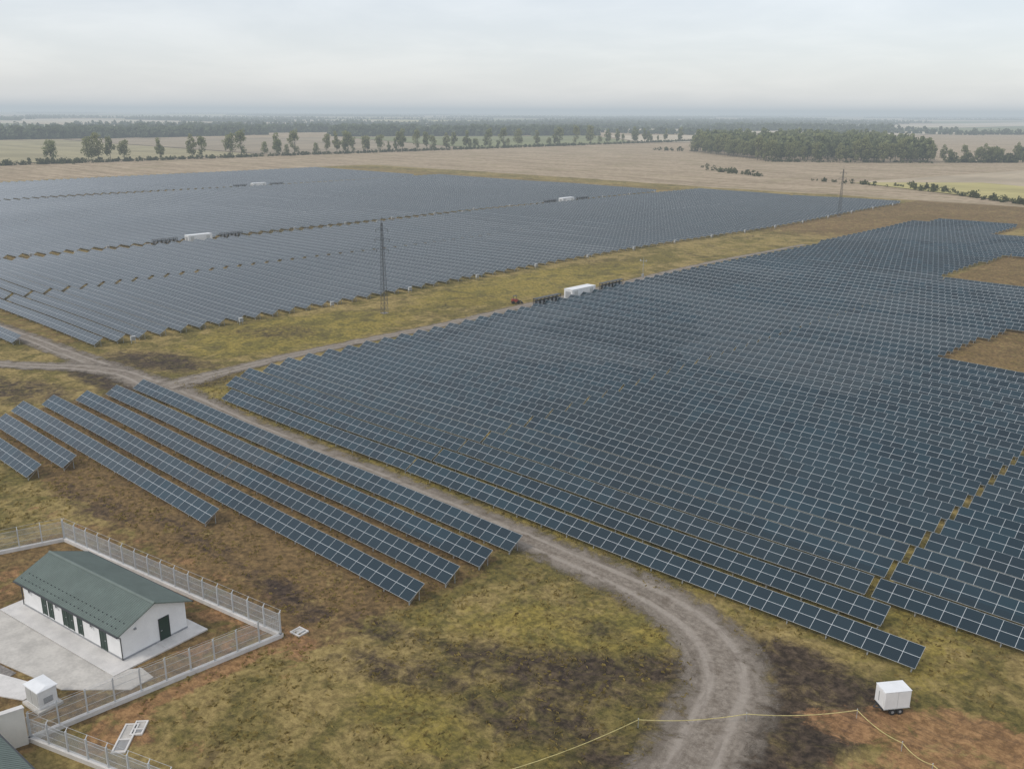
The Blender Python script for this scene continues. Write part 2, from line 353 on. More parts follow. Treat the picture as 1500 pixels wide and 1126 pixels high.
while True:
    t=68.2+k*DS
    if t>401: break
    left=-124.9 if k==0 else (-130 if k==1 else (-134 if k<4 else -135.2))
    if t>300: left=-138
    if t>385: left=-132
    if t<70: R(t,(left,-81),(-81,-19.7))
    elif t<75: R(t,(left,-81),(-81,-23.4))
    elif t<164: R(t,(left,-81),(-81,-27),(-27.0,8+max(0,(t-70)*.2)))
    elif t<206: R(t,(left,-81),(-81,-52.5 if t<190 else -51))
    elif t<255: R(t,(left,-81),(-81,-30))
    elif t<314: R(t,(left,-84 if t<295 else -82.5))
    elif t<362: R(t,(left,-81),(-81,-60))
    else: R(t,(left,-102))
    k+=1
k=0
while True:
    t=69.5+k*DS
    if t>468: break
    R(t,(-230.2,-172.5),(-288,-230.9))
    if t<434: R(t,(-384.9,-296),(-475,-385.6))
    if t<424: R(t,(-600,-484))
    k+=1
for t,b in((59.2,-184),(54.9,-186),(50.5,-187)): R(t,(b-58,b))
rows.sort(key=lambda r:((r[0]+r[1])/2)**2+r[2]**2)
def inview(s,t):
    f=-.681*s+.7325*t; r=.7325*s+.681*t
    return f>20 and abs(r)<f*.62+12
vis=[r for r in rows if inview(r[0],r[2]) or inview(r[1],r[2]) or inview((r[0]+r[1])/2,r[2])]
SLAB='long row of dark blue solar panels tilted on steel posts'
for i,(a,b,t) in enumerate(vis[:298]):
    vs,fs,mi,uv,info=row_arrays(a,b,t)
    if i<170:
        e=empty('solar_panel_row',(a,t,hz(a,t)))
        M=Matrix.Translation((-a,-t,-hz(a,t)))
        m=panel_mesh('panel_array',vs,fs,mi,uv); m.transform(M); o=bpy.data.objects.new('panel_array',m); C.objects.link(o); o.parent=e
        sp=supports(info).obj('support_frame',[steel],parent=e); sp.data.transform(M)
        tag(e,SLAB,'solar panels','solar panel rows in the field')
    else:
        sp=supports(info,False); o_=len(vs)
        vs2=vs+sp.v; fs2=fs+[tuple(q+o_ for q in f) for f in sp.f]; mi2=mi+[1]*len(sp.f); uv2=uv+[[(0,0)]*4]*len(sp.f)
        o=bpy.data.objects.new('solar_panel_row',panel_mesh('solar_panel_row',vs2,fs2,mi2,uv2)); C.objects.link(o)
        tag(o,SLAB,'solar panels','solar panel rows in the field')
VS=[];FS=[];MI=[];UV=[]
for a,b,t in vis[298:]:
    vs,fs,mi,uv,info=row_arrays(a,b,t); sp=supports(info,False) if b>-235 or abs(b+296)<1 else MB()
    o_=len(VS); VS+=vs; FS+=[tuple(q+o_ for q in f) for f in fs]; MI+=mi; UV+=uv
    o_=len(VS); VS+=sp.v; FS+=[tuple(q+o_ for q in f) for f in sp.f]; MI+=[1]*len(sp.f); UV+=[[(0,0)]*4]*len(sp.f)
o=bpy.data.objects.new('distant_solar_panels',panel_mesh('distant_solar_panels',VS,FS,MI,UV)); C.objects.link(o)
tag(o,'mass of distant blue grey solar panel rows','solar panels',kind='stuff')

# ---------------------------------------------------------------- stations
def station(s,t):
    z=hz(s,t); e=empty('transformer_station',(s,t,z)); L=4.4;W=1.25;H_=2.6
    b=MB(); b.box(-W-.15,W+.15,-L-.15,L+.15,-.3,.25); b.obj('plinth',[concrete],.02,e)
    b=MB(); b.box(-W,W,-L,L,.25,H_); b.obj('wall',[whitem],.02,e)
    b=MB(); b.box(-W-.06,W+.06,-L-.06,L+.06,H_,H_+.1); b.obj('roof',[whitem],.02,e)
    for y0 in(-3.6,2.2):
        b=MB(); b.box(W+.005,W+.035,y0,y0+1.3,.4,2.25)
        b.obj('door',[cabm],0,e)
    b=MB()
    for k in range(8): b.box(-.8,.8,-L-.05,-L-.002,.6+k*.2,.72+k*.2)
    b.obj('vent',[louv],0,e)
    tag(e,'white metal transformer container on a concrete plinth','transformer station','transformer stations along the aisles')
    for dt in(-12.2,12.2):
        rr=empty('inverter_rack',(s-.3,t+dt,hz(s,t+dt)))
        b=MB()
        for y in np.arange(-4.2,4.3,1.4):
            b.box(-.05,.05,y-.05,y+.05,-.2,2.2); b.box(.85,.95,y-.05,y+.05,-.2,2.2); b.box(-.1,1.05,y-.04,y+.04,2.2,2.3)
        b.box(-.1,1.1,-4.4,4.4,2.302,2.38); b.box(-.03,.03,-4.3,4.3,.55,.65); b.box(.87,.93,-4.3,4.3,.55,.65)
        b.obj('frame',[darkm],0,rr)
        for y in np.arange(-3.5,3.6,1.4):
            b=MB(); b.box(.1,.8,y-.45,y+.45,.7,1.9); b.box(.8,.84,y-.35,y+.35,.85,1.7,1); b.obj('inverter',[darkm,louv],.02,rr)
        tag(rr,'dark open rack of inverters under a flat canopy','inverter rack','inverter racks beside the stations')
for s,t in((-136.0,170),(-292,157),(-291.5,352),(-479,298)): station(s,t)
cab=None; cabch=[]
def cabinet(s,t,rz):
    global cab,cabch
    if cab is None:
        cab=empty('combiner_cabinet',(s,t,hz(s,t)),rz)
        b=MB(); b.box(-.4,-.34,-.04,.04,-.2,.7); cabch.append(b.obj('leg',[steel],0,cab))
        b=MB(); b.box(.34,.4,-.04,.04,-.2,.7); cabch.append(b.obj('leg',[steel],0,cab))
        b=MB(); b.box(-.45,.45,-.2,.2,.6,1.4); b.box(-.5,.5,-.24,.24,1.402,1.44); cabch.append(b.obj('casing',[cabm],.015,cab))
        b=MB(); b.box(-.38,.38,-.225,-.2,.68,1.33); cabch.append(b.obj('door',[louv],0,cab))
        tag(cab,'small pale combiner cabinet at the row ends','electrical cabinet','cabinets at the panel row ends'); return cab
    return copy_thing(cab,cabch,(s,t,hz(s,t)),rz)
for k in range(17): cabinet(-171.3,76.5+k*23.5,math.pi/2)
for k in range(16):
    if abs(80+k*23.5-157)>18 and abs(80+k*23.5-352)>18: cabinet(-294.8,80+k*23.5,math.pi/2)
for k in range(16):
    if abs(91+k*23.5-157)>18 and abs(91+k*23.5-352)>18: cabinet(-289.1,91+k*23.5,-math.pi/2)
for k in range(10):
    if abs(120+k*30-298)>18: cabinet(-480,120+k*30,math.pi/2)

# ---------------------------------------------------------------- masts
def mast(s,t,H_):
    z=hz(s,t); e=empty('lattice_mast',(s,t,z)); b=MB()
    w0,w1=.58,.15; n=18
    def c(k,i):
        w=w0+(w1-w0)*k/n; a=((-1,-1),(1,-1),(1,1),(-1,1))[i%4]; return (a[0]*w,a[1]*w,H_*k/n)
    for k in range(n):
        for i in range(4):
            b.beam(c(k,i),c(k+1,i),.07); b.beam(c(k,i),c(k+1,i+1),.035); b.beam(c(k+1,i),c(k+1,i+1),.03)
    b.beam((0,0,H_),(0,0,H_+1.5),.05)
    b.obj('mast_tower',[rust],0,e)
    for zz,l in((H_*.93,1.3),(H_*.82,1.6),(H_*.71,1.3)):
        b=MB(); b.beam((-l,0,zz),(l,0,zz),.06); b.beam((-l,0,zz),(0,0,zz+.6),.035); b.beam((l,0,zz),(0,0,zz+.6),.035)
        for x in(-l,l): b.cyl((x,0,zz-.6),(x,0,zz),.06,n=6)
        b.obj('cross_arm',[rust],0,e).rotation_euler=(0,0,.7)
    b=MB(); b.box(-.75,.75,-.75,.75,-.3,.06); b.obj('foundation',[gravelp],.03,e)
    tag(e,'slender dark steel lattice mast on the grass strip','lattice mast','lattice masts on the grass strip')
mast(-158,128,20); mast(-171,392,20)
e=empty('weather_mast',(-137.5,198,hz(-137.5,198))); b=MB(); b.cyl((0,0,-.2),(0,0,6),.07,.04,8); b.beam((-.9,0,5.2),(.9,0,5.2),.05); b.beam((0,-.7,4.2),(0,.7,4.2),.05); b.obj('pole',[steel],0,e)
b=MB(); b.cyl((-.9,0,5.2),(-.9,0,5.55),.16,.1,8); b.obj('sensor',[cabm],0,e)
b=MB(); b.cyl((.9,0,5.2),(.9,0,5.5),.12,.16,8); b.obj('sensor',[cabm],0,e)
b=MB(); b.box(-.3,.3,-.2,.1,1.1,1.9); b.obj('control_box',[louv],.02,e)
tag(e,'thin steel weather mast with small sensors','weather mast')

e=empty('compact_loader',(-143.5,155.5,hz(-143.5,155.5)),.9)
b=MB(); b.hexa([(-1.1,-.6,.5),(.9,-.6,.5),(.9,.6,.5),(-1.1,.6,.5),(-1.1,-.55,1.25),(.6,-.5,1.1),(.6,.5,1.1),(-1.1,.55,1.25)]); b.obj('body',[redm],.05,e)
b=MB(); b.box(-.7,.2,-.5,.5,1.95,2.05); [b.box(x,x+.06,y,y+.06,1.15,1.95) for x in(-.7,.14) for y in(-.5,.44)]; b.obj('cab_frame',[darkm],0,e)
for x in(-.75,.6):
    for y in(-.78,.58):
        b=MB(); b.cyl((x,y,.42),(x,y+.2,.42),.42,n=16); b.obj('wheel',[rubber],0,e)
b=MB(); b.beam((.3,-.5,1.1),(1.5,-.5,.45),.1); b.beam((.3,.5,1.1),(1.5,.5,.45),.1); b.hexa([(1.4,-.8,.1),(2.0,-.8,.1),(2.0,.8,.1),(1.4,.8,.1),(1.4,-.8,.7),(1.6,-.8,.6),(1.6,.8,.6),(1.4,.8,.7)]); b.obj('loader_bucket',[darkm],0,e)
e.scale=(.9,.9,.9)
tag(e,'small dull red compact loader parked beside the track','loader')

# ---------------------------------------------------------------- building
def building(ox,oy,ang,L,W,hw,hr,ov,name,label,detail=True,z0=.12):
    e=empty(name,(ox,oy,0),ang)
    b=MB(); b.box(0,L,0,W,z0,hw)
    k=len(b.v); b.v+=[(0,0,hw),(0,W,hw),(0,W/2,hw+hr-.02),(L,0,hw),(L,W,hw),(L,W/2,hw+hr-.02)]; b.f+=[(k,k+2,k+1),(k+3,k+4,k+5)]; b.mi+=[0,0]
    b.obj('wall',[white],0,e)
    b=MB(); b.box(-.03,L+.03,-.03,W+.03,z0-.1,z0+.15); b.obj('base_course',[louv],0,e)
    sl=hr/(W/2); e0=hw-sl*ov; b=MB(); th=.1
    b.hexa([(-ov,-ov,e0),(L+ov,-ov,e0),(L+ov,W/2,hw+hr),(-ov,W/2,hw+hr),(-ov,-ov,e0+th),(L+ov,-ov,e0+th),(L+ov,W/2,hw+hr+th),(-ov,W/2,hw+hr+th)])
    b.hexa([(L+ov,W+ov,e0),(-ov,W+ov,e0),(-ov,W/2,hw+hr),(L+ov,W/2,hw+hr),(L+ov,W+ov,e0+th),(-ov,W+ov,e0+th),(-ov,W/2,hw+hr+th),(L+ov,W/2,hw+hr+th)])
    x=-ov+.02
    while x<L+ov:
        b.beam((x,-ov,e0+th+.008),(x,W/2,hw+hr+th+.008),.03); b.beam((x,W+ov,e0+th+.008),(x,W/2,hw+hr+th+.008),.03); x+=.25
    roof=b.obj('roof',[greenroof],0,e)
    b=MB(); b.hexa([(-ov-.02,W/2-.16,hw+hr+th-.03),(L+ov+.02,W/2-.16,hw+hr+th-.03),(L+ov+.02,W/2+.16,hw+hr+th-.03),(-ov-.02,W/2+.16,hw+hr+th-.03),(-ov-.02,W/2-.03,hw+hr+th+.07),(L+ov+.02,W/2-.03,hw+hr+th+.07),(L+ov+.02,W/2+.03,hw+hr+th+.07),(-ov-.02,W/2+.03,hw+hr+th+.07)])
    rc=b.obj('ridge_cap',[greenroof],0); rc.parent=roof
    b=MB()
    for r_ in(0,1):
        x=.1+.25*r_
        while x<L:
            y=-ov+.45+.6*r_; zz=e0+sl*(y+ov)+th; b.box(x-.04,x+.04,y-.025,y+.025,zz,zz+.1); x+=.6
    sg=b.obj('snow_guard',[darkm],0); sg.parent=roof
    for yy in(-ov-.07,W+ov+.07):
        b=MB(); b.cyl((-ov,yy,e0+.03),(L+ov,yy,e0+.03),.07,n=8); b.obj('gutter',[darkm],0,e)
    b=MB(); b.cyl((L+.1,-ov-.05,e0),(L+.1,-.08,e0-.35),.045,n=8); b.cyl((L+.1,-.08,e0-.35),(L+.1,-.08,z0+.1),.045,n=8); b.obj('downpipe',[darkm],0,e)
    b=MB(); b.cyl((-.1,-ov-.05,e0),(-.1,-.08,e0-.35),.045,n=8); b.cyl((-.1,-.08,e0-.35),(-.1,-.08,z0+.1),.045,n=8); b.obj('downpipe',[darkm],0,e)
    if detail:
        def opening(kind,x0,x1,zb,zt,mat):
            b=MB(); b.box(x0+.04,x1-.04,-.035,-.004,zb+.04,zt-.04); o=b.obj(kind,[mat],0,e)
            f=MB()
            for q in((x0-.03,x0+.04,zb,zt),(x1-.04,x1+.03,zb,zt),(x0-.03,x1+.03,zt,zt+.06)): f.box(q[0],q[1],-.055,0.0,q[2],q[3])
            if kind=='window': f.box(x0-.08,x1+.08,-.1,0,zb-.06,zb)
            f.box((x0+x1)/2-.02,(x0+x1)/2+.02,-.05,0,zb+.04,zt-.04)
            fo=f.obj('frame',[whitem if mat is glass else greend],0); fo.parent=o
            if kind=='door':
                h=MB(); h.box(x1-.2,x1-.08,-.08,-.035,zb+.95,zb+1.0); ho=h.obj('handle',[steel],0); ho.parent=o
        opening('window',.9,1.4,1.7,2.15,glass)
        for x in(3.1,4.15,6.4,7.3,8.7): opening('door',x,x+.72,z0+.25,2.15,greend)
        opening('door',12.0,12.9,z0+.05,2.25,greend); opening('window',5.3,5.8,1.7,2.1,glass); opening('window',10.6,11.1,1.7,2.1,glass)
        b=MB(); b.box(L+.004,L+.04,3.5,4.4,z0+.04,2.15); d=b.obj('door',[greend],0,e)
        b=MB(); b.box(L,L+.055,3.44,3.5,z0,2.21); b.box(L,L+.055,4.4,4.46,z0,2.21); b.box(L,L+.055,3.5,4.4,2.15,2.21); f=b.obj('frame',[darkm],0); f.parent=d
        b=MB(); b.box(L+.04,L+.09,3.58,3.7,1.05,1.1); f=b.obj('handle',[steel],0); f.parent=d
        b=MB(); b.box(L+.003,L+.16,1.2,1.4,2.35,2.5); b.obj('wall_lamp',[louv],.02,e)
        b=MB(); b.box(L+.035,L+1.1,3.1,4.8,.0,.16); b.obj('door_step',[concl],.01,e)
    tag(e,label,'building'); return e
A=math.radians(8)
building(-82.2,24.15,A,15.0,6.1,2.75,1.25,.45,'control_building','long white single storey building with green gabled roof')
building(-62.0,9.7,math.radians(3),9.0,4.8,2.8,1.0,.4,'gate_house','small white hut with green sheet roof beside the wall',detail=False,z0=0)

def slab(name,pts,z0,z1,mat,label,cat):
    b=MB(); n=len(pts); b.v=[(x,y,z0) for x,y in pts]+[(x,y,z1) for x,y in pts]
    b.f=[tuple(range(n,2*n))]+[(i,(i+1)%n,n+(i+1)%n,n+i) for i in range(n)]; b.mi=[0]*(n+1)
    o=b.obj(name,[mat]); structure(o,label,cat); return o
def rot(x,y): return (-82.2+x*math.cos(A)-y*math.sin(A),24.15+x*math.sin(A)+y*math.cos(A))
slab('concrete_apron',[rot(-1.2,-1.7),rot(16.3,-1.7),rot(16.6,7.0),rot(-1.2,7.0)],-.3,.12,concl,'pale concrete apron around the white building','pavement')
slab('concrete_yard',[rot(-14,-6.6),rot(6,-6.0),rot(14.6,-5.0),rot(18.9,-1.9),rot(18.9,.1),rot(17.0,.3),rot(15.2,-1.75),rot(-14,-1.75)],-.3,.07,concrete,'weathered concrete yard slab beside the building','pavement')
slab('gravel_bed',[rot(-14,-12),rot(10,-9),rot(9.5,-5.85),rot(6,-6.1),rot(-14,-6.7)],-.3,.05,gravelp,'grey gravel bed in the fenced yard','ground')
slab('paving',[(-73,15.8),(-67.8,18.7),(-68.2,20.6),(-74,18.2)],-.3,.09,concl,'pale paving beside the white cabinet','pavement')

# ---------------------------------------------------------------- fences
def fence(p0,p1,h=1.95,sp=2.0,label='grey steel mesh fence on a pale concrete kerb'):
    p0=Vector((*p0,0));p1=Vector((*p1,0)); d=p1-p0; L=d.length; ang=math.atan2(d.y,d.x); z=0.0
    e=empty('mesh_fence',(p0.x,p0.y,z),ang); K=.36
    b=MB(); b.box(-.15,L+.15,-.17,.17,-.3,K); b.obj('kerb',[concl],.02,e)
    n=max(1,round(L/sp)); dx=L/n
    pb=MB(); pb.box(-.055,.055,-.055,.055,K,.3+h); pb.box(-.06,.06,-.06,.06,.3+h,.33+h)
    pb.beam((0,0,.33+h),(0,.2,.55+h),.05); first=pb.obj('post',[fencem],0,e)
    for i in range(1,n+1):
        c=first.copy(); C.objects.link(c); c.location=(min(i*dx,L-.05),0,0); c.parent=e
    m=MB()
    for i in range(n):
        x0=i*dx+.055;x1=(i+1)*dx-.055
        for zz in(K+.03,.95,1.6,h+.22): m.box(x0,x1,-.01,.01,zz,zz+.022)
        k=int((x1-x0)/.065)
        for j in range(k+1): x=x0+(x1-x0)*j/k; m.box(x-.007,x+.007,-.007,.007,K+.03,h+.24)
    m.box(0,L,.185,.2,h+.52,h+.535)
    m.obj('mesh_panel',[fencem],0,e)
    tag(e,label,'fence','fence sections around the yard')
fence((-99,12),(-93.1,32.0)); fence((-93.1,32.0),(-61.2,37.1)); fence((-61.2,37.1),(-62.6,17.3)); fence((-62.6,17.3),(-50,21.5),1.65)
e=empty('boundary_wall',(-62.5,17.1,0)); Hw=2.9; b=MB(); b.hexa([(-.17,0,-.3),(-1.7,-8,-.3),(-1.4,-8,-.3),(.17,0,-.3),(-.17,0,Hw),(-1.7,-8,Hw),(-1.4,-8,Hw),(.17,0,Hw)]); b.obj('wall',[beige],0,e)
b=MB(); b.hexa([(-.23,.05,Hw+.002),(-1.76,-8.02,Hw+.002),(-1.34,-8.02,Hw+.002),(.23,.05,Hw+.002),(-.23,.05,Hw+.09),(-1.76,-8.02,Hw+.09),(-1.34,-8.02,Hw+.09),(.23,.05,Hw+.09)]); b.obj('coping',[concl],0,e)
tag(e,'cream rendered wall with flat pale coping','wall')

def cabin(s,t,rz,L,W,H_,label):
    e=empty('electrical_kiosk',(s,t,.05),rz)
    b=MB(); b.box(-L/2-.25,L/2+.25,-W/2-.25,W/2+.25,-.3,.15); b.obj('plinth',[concrete],.02,e)
    b=MB(); b.box(-L/2,L/2,-W/2,W/2,.15,H_); b.obj('wall',[whitem],.02,e)
    b=MB(); b.box(-L/2-.1,L/2+.1,-W/2-.1,W/2+.1,H_,H_+.06)
    b.hexa([(-L/2-.08,-W/2-.08,H_+.062),(L/2+.08,-W/2-.08,H_+.062),(L/2+.08,W/2+.08,H_+.062),(-L/2-.08,W/2+.08,H_+.062),(-L/2+.1,-.06,H_+.2),(L/2-.1,-.06,H_+.2),(L/2-.1,.06,H_+.2),(-L/2+.1,.06,H_+.2)]); b.obj('roof',[whitem],.01,e)
    for x in(-L/4,L/4):
        b=MB(); b.box(x-L/4+.06,x+L/4-.06,-W/2-.03,-W/2-.003,.3,H_-.15); b.obj('door',[cabm],.008,e)
    b=MB()
    for k in range(5): b.box(L/2+.003,L/2+.03,-W/4,W/4,.5+k*.1,.55+k*.1)
    b.obj('vent',[louv],0,e); tag(e,label,'electrical cabinet')
cabin(-66.4,19.6,.12,1.9,1.4,1.6,'white electrical kiosk on a concrete plinth beside the fence')

def drain(s,t,rz,L,label,wd=.55):
    e=empty('concrete_drain_channel',(s,t,hz(s,t)),rz)
    b=MB(); b.box(-L/2,L/2,-wd,wd,-.2,.05); b.obj('base_slab',[concrete],.02,e)
    b=MB(); b.box(-L/2,L/2,-wd,-wd+.12,.05,.13); b.box(-L/2,L/2,wd-.12,wd,.05,.13); b.box(-L/2,-L/2+.12,-wd+.12,wd-.12,.05,.125); b.box(L/2-.12,L/2,-wd+.12,wd-.12,.05,.125); b.box(.1,.22,-wd+.12,wd-.12,.05,.125); b.obj('side_wall',[concl],.01,e)
    b=MB()
    for k in range(int((L/2-.45)/.13)): b.box(.27+k*.13,.33+k*.13,-wd+.13,wd-.13,.06,.08)
    b.obj('grate',[louv],0,e); tag(e,label,'drain')
drain(-57.9,22.0,-.75,3.2,'long pale concrete drainage slab with steel grate in bare soil',.5)
drain(-58.3,23.2,-.75,1.6,'small pale concrete slab beside the drainage channel',.45)
drain(-60.7,38.6,.1,1.2,'short concrete inlet beside the fence corner')
drain(-77.5,33.2,.1,1.5,'concrete inspection hatch in the yard grass')

# ---------------------------------------------------------------- box trailer
e=empty('box_trailer',(-19.3,62.6,hz(-19.3,62.6)),math.radians(52))
b=MB(); b.box(-1.05,1.05,-.65,.65,.55,1.95)
b.obj('body',[whitem],.05,e)
b=MB(); b.box(-1.07,1.07,-.67,.67,1.952,2.0); b.obj('roof',[whitem],.02,e)
b=MB(); b.box(-1.06,1.06,-.67,-.652,.53,.59); b.box(-1.06,1.06,.652,.67,.53,.59); b.box(-.01,.01,-.66,-.652,.6,1.94); b.obj('trim',[cabm],0,e)
b=MB(); b.box(-1.07,-1.052,-.55,.55,.7,1.88); o=b.obj('door',[white],0,e)
b=MB(); b.box(-1.11,-1.07,.05,.09,.9,1.7); q=b.obj('handle',[steel],0); q.parent=o
b=MB(); b.box(-1.05,1.05,-.5,.5,.38,.548); b.beam((-1.0,.3,.45),(-1.5,0,.42),.06); b.beam((-1.0,-.3,.45),(-1.5,0,.42),.06); b.obj('drawbar',[darkm],0,e)
for x in(-.3,.3):
    for y in(-.66,.52):
        b=MB(); b.cyl((x,y,.26),(x,y+.14,.26),.26,n=20); w=b.obj('wheel',[rubber],.02,e)
        b=MB(); b.cyl((x,y-.01,.26),(x,y+.15,.26),.11,n=14); w2=b.obj('rim',[louv],0); w2.parent=w
for y in(-.55,.43):
    b=MB(); b.box(1.052,1.08,y,y+.12,.62,.7); b.obj('tail_light',[redm],0,e)
tag(e,'small white box trailer with tandem wheels on bare soil','trailer')

rp=[(-42,25),(-36.2,38.1),(-32.6,49),(-27,54.9),(-21.1,60.8),(-17.2,59.3),(-14.8,58.4),(-9,56.2)]
rp=[(x*.985,y*.985) for x,y in rp]
b=MB()
for (a,c) in zip(rp[:-1],rp[1:]):
    n=8; prev=None
    for i in range(n+1):
        f=i/n; x=a[0]+(c[0]-a[0])*f; y=a[1]+(c[1]-a[1])*f
        za=hz(*a)+.68; zc=hz(*c)+.68; z=za+(zc-za)*f-.28*4*f*(1-f)
        if prev: b.beam(prev,(x,y,z),.04)
        prev=(x,y,z)
o=b.obj('boundary_rope',[yellow]); tag(o,'faded yellow rope strung low between thin stakes','rope')
sk=None
for q in rp:
    if sk is None:
        b=MB(); b.cyl((0,0,-.2),(0,0,.8),.025,.02,8); b.cyl((0,0,.72),(0,0,.8),.035,.035,8,mi=1); sk=b.obj('marker_stake',[steel,cabm]); tag(sk,'thin metal stake holding the yellow rope','stake','stakes holding the rope'); s_=sk
    else: s_=sk.copy(); C.objects.link(s_)
    s_.location=(q[0],q[1],hz(*q))

# ---------------------------------------------------------------- vegetation
def leafmat(name,dk,lt,al,tr=.35):
    m=bpy.data.materials.new(name); g=G(nt(m)); oi=g.n('ShaderNodeObjectInfo')
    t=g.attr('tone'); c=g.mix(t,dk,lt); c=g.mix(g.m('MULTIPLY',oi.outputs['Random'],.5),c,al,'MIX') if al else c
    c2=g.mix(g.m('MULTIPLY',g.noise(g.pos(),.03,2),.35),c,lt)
    d=g.n('ShaderNodeBsdfDiffuse'); g.l(c2,d.inputs[0]); tl=g.n('ShaderNodeBsdfTranslucent'); g.l(c2,tl.inputs[0])
    mx=g.n('ShaderNodeMixShader'); mx.inputs[0].default_value=tr; g.l(d.outputs[0],mx.inputs[1]); g.l(tl.outputs[0],mx.inputs[2])
    o=g.n('ShaderNodeOutputMaterial'); g.l(mx.outputs[0],o.inputs[0]); return m
leaf=leafmat('olive_foliage',(.14,.165,.08),(.32,.335,.15),(.30,.28,.13),.45)
leafd=leafmat('mixed_wood_foliage',(.085,.115,.055),(.28,.295,.14),None,.4)
leaff=leafmat('far_wood_foliage',(.085,.11,.07),(.15,.175,.10),None)
shrubm=leafmat('shrub_foliage',(.06,.07,.035),(.15,.155,.07),None)
def crown(n,seed,w,z0,z1,nc=14,ls=.05):
    r=np.random.default_rng(seed)
    ca=r.uniform(0,2*np.pi,nc); cz=r.uniform(0,1,nc); prof=np.sin(np.pi*(cz*.85+.12))**.7
    cr=w*prof*r.uniform(.25,.75,nc); cx=np.cos(ca)*cr; cy=np.sin(ca)*cr; cz_=z0+(z1-z0)*(.08+.84*cz); rad=w*r.uniform(.3,.52,nc)
    k=r.integers(0,nc,n); d=r.normal(size=(n,3)); d/=np.linalg.norm(d,axis=1)[:,None]
    p=np.stack([cx[k],cy[k],cz_[k]],1)+d*(rad[k]*r.uniform(.55,1.05,n))[:,None]*np.array([1,1,1.1])
    a=r.normal(size=(n,3)); a/=np.linalg.norm(a,axis=1)[:,None]; bb=np.cross(a,d+.01); bb/=np.linalg.norm(bb,axis=1)[:,None]
    sz=(ls*r.uniform(.6,1.4,n))[:,None]; a=a*sz; bb=bb*sz
    Q=np.stack([p-a-bb*.6,p+a*.7-bb,p+a+bb*.6,p-a*.7+bb],1)
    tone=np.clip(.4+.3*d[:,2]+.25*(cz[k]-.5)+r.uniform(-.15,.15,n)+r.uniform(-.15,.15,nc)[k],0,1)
    return Q,tone
protos=[]
for i in range(6):
    w=[.25,.29,.21,.27,.31,.23][i]
    Q,tone=crown(1000,20+i,w,.15,.97,nc=[16,20,13,18,22,12][i],ls=.02)
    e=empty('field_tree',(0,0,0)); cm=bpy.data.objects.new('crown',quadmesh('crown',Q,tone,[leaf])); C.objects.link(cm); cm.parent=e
    b=MB(); b.cyl((0,0,-.02),(.01,.0,.42),.014,.009,7); b.cyl((.01,0,.42),(.0,.01,.85),.009,.003,6)
    rr=random.Random(i)
    for k in range(7):
        a=rr.uniform(0,6.28); z=rr.uniform(.25,.6); b.cyl((0.005,0,z),(math.cos(a)*w*.6,math.sin(a)*w*.6,z+.18),.006,.002,5)
    tr=b.obj('trunk',[bark],0,e); protos.append((e,[cm,tr]))
tx=[75,130,146,162,185,233,272,289,330,343,403,427,464,480,495,520,538,566,574,598,613,640,655,670,713,730,750,770,797,803,830,850,880,895,922,940,968,985]
tt=np.interp(tx,[75,185,428,712,940,1010],[308,371,545,824,1151,1290])
tree_list=[(-807+random.uniform(-5,5),t+random.uniform(-2,2),random.uniform(20,27)) for t in tt]
for i in range(26): tree_list.append((random.uniform(-820,-800),random.uniform(500,1300),random.uniform(10,18)))
used=set()
def place_tree(x,y,h,label,grp,cat='tree'):
    k=random.randrange(6); e,ch=protos[k]; sc_=(h*random.uniform(.85,1.15),h*random.uniform(.85,1.15),h)
    if k not in used: used.add(k); o=e; o.location=(x,y,hz(x,y)); o.rotation_euler=(0,0,random.uniform(0,6.28)); o.scale=sc_
    else: o=copy_thing(e,ch,(x,y,hz(x,y)),random.uniform(0,6.28),sc_)
    tag(o,label,cat,grp)
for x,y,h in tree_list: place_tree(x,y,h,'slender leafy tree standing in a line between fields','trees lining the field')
edge=[(-590,945),(-540,895),(-480,850),(-422,803),(-392,818),(-363,834),(-330,868),(-308,895)]
for a,b_ in zip(edge[:-1],edge[1:]):
    L=math.hypot(b_[0]-a[0],b_[1]-a[1]); n=int(L/6)
    for i in range(n):
        f=(i+random.random())/n; place_tree(a[0]+(b_[0]-a[0])*f+random.uniform(-6,6),a[1]+(b_[1]-a[1])*f+random.uniform(-6,6),random.uniform(13,24),'leafy tree at the edge of the wood','trees at the wood edge')
for i in range(34):
    f=(i+random.random())/34; place_tree(-300+125*f+random.uniform(-9,9),915+150*f+random.uniform(-9,9),random.uniform(11,19),'leafy tree in a loose belt beyond the fields','trees in the far belt')
T1=[crown(140,60+i,.29,.2,.97,nc=9,ls=.055) for i in range(6)]
T0=[crown(40,80+i,.6,-.02,.9,nc=7,ls=.2) for i in range(6)]
SH=[crown(60,90+i,.75,-.05,.95,nc=9,ls=.12) for i in range(6)]
def mass(name,pts,hh,temps,mat,label,cat,trunk=True,tv=.3):
    Qs=[];ts=[];mi=[]
    for (x,y),h in zip(pts,hh):
        Q,t=temps[rng.integers(0,len(temps))]; a=rng.uniform(0,6.28); c,s=math.cos(a),math.sin(a)
        q=Q*h; q=np.stack([q[...,0]*c-q[...,1]*s+x,q[...,0]*s+q[...,1]*c+y,q[...,2]+hz(x,y)],-1); Qs.append(q); ts.append(np.clip(t+rng.uniform(-tv,tv),0,1)); mi.append(np.zeros(len(q)))
        if trunk:
            r=h*.013; z=h*.5
            for dx,dy in((r,0),(0,r)):
                Qs.append(np.array([[[x-dx,y-dy,0],[x+dx,y+dy,0],[x+dx,y+dy,z],[x-dx,y-dy,z]]])); ts.append([.5]); mi.append(np.ones(1))
    o=bpy.data.objects.new(name,quadmesh(name,np.concatenate(Qs),np.concatenate(ts),[mat,bark],np.concatenate(mi))); C.objects.link(o)
    tag(o,label,cat,kind='stuff'); return o
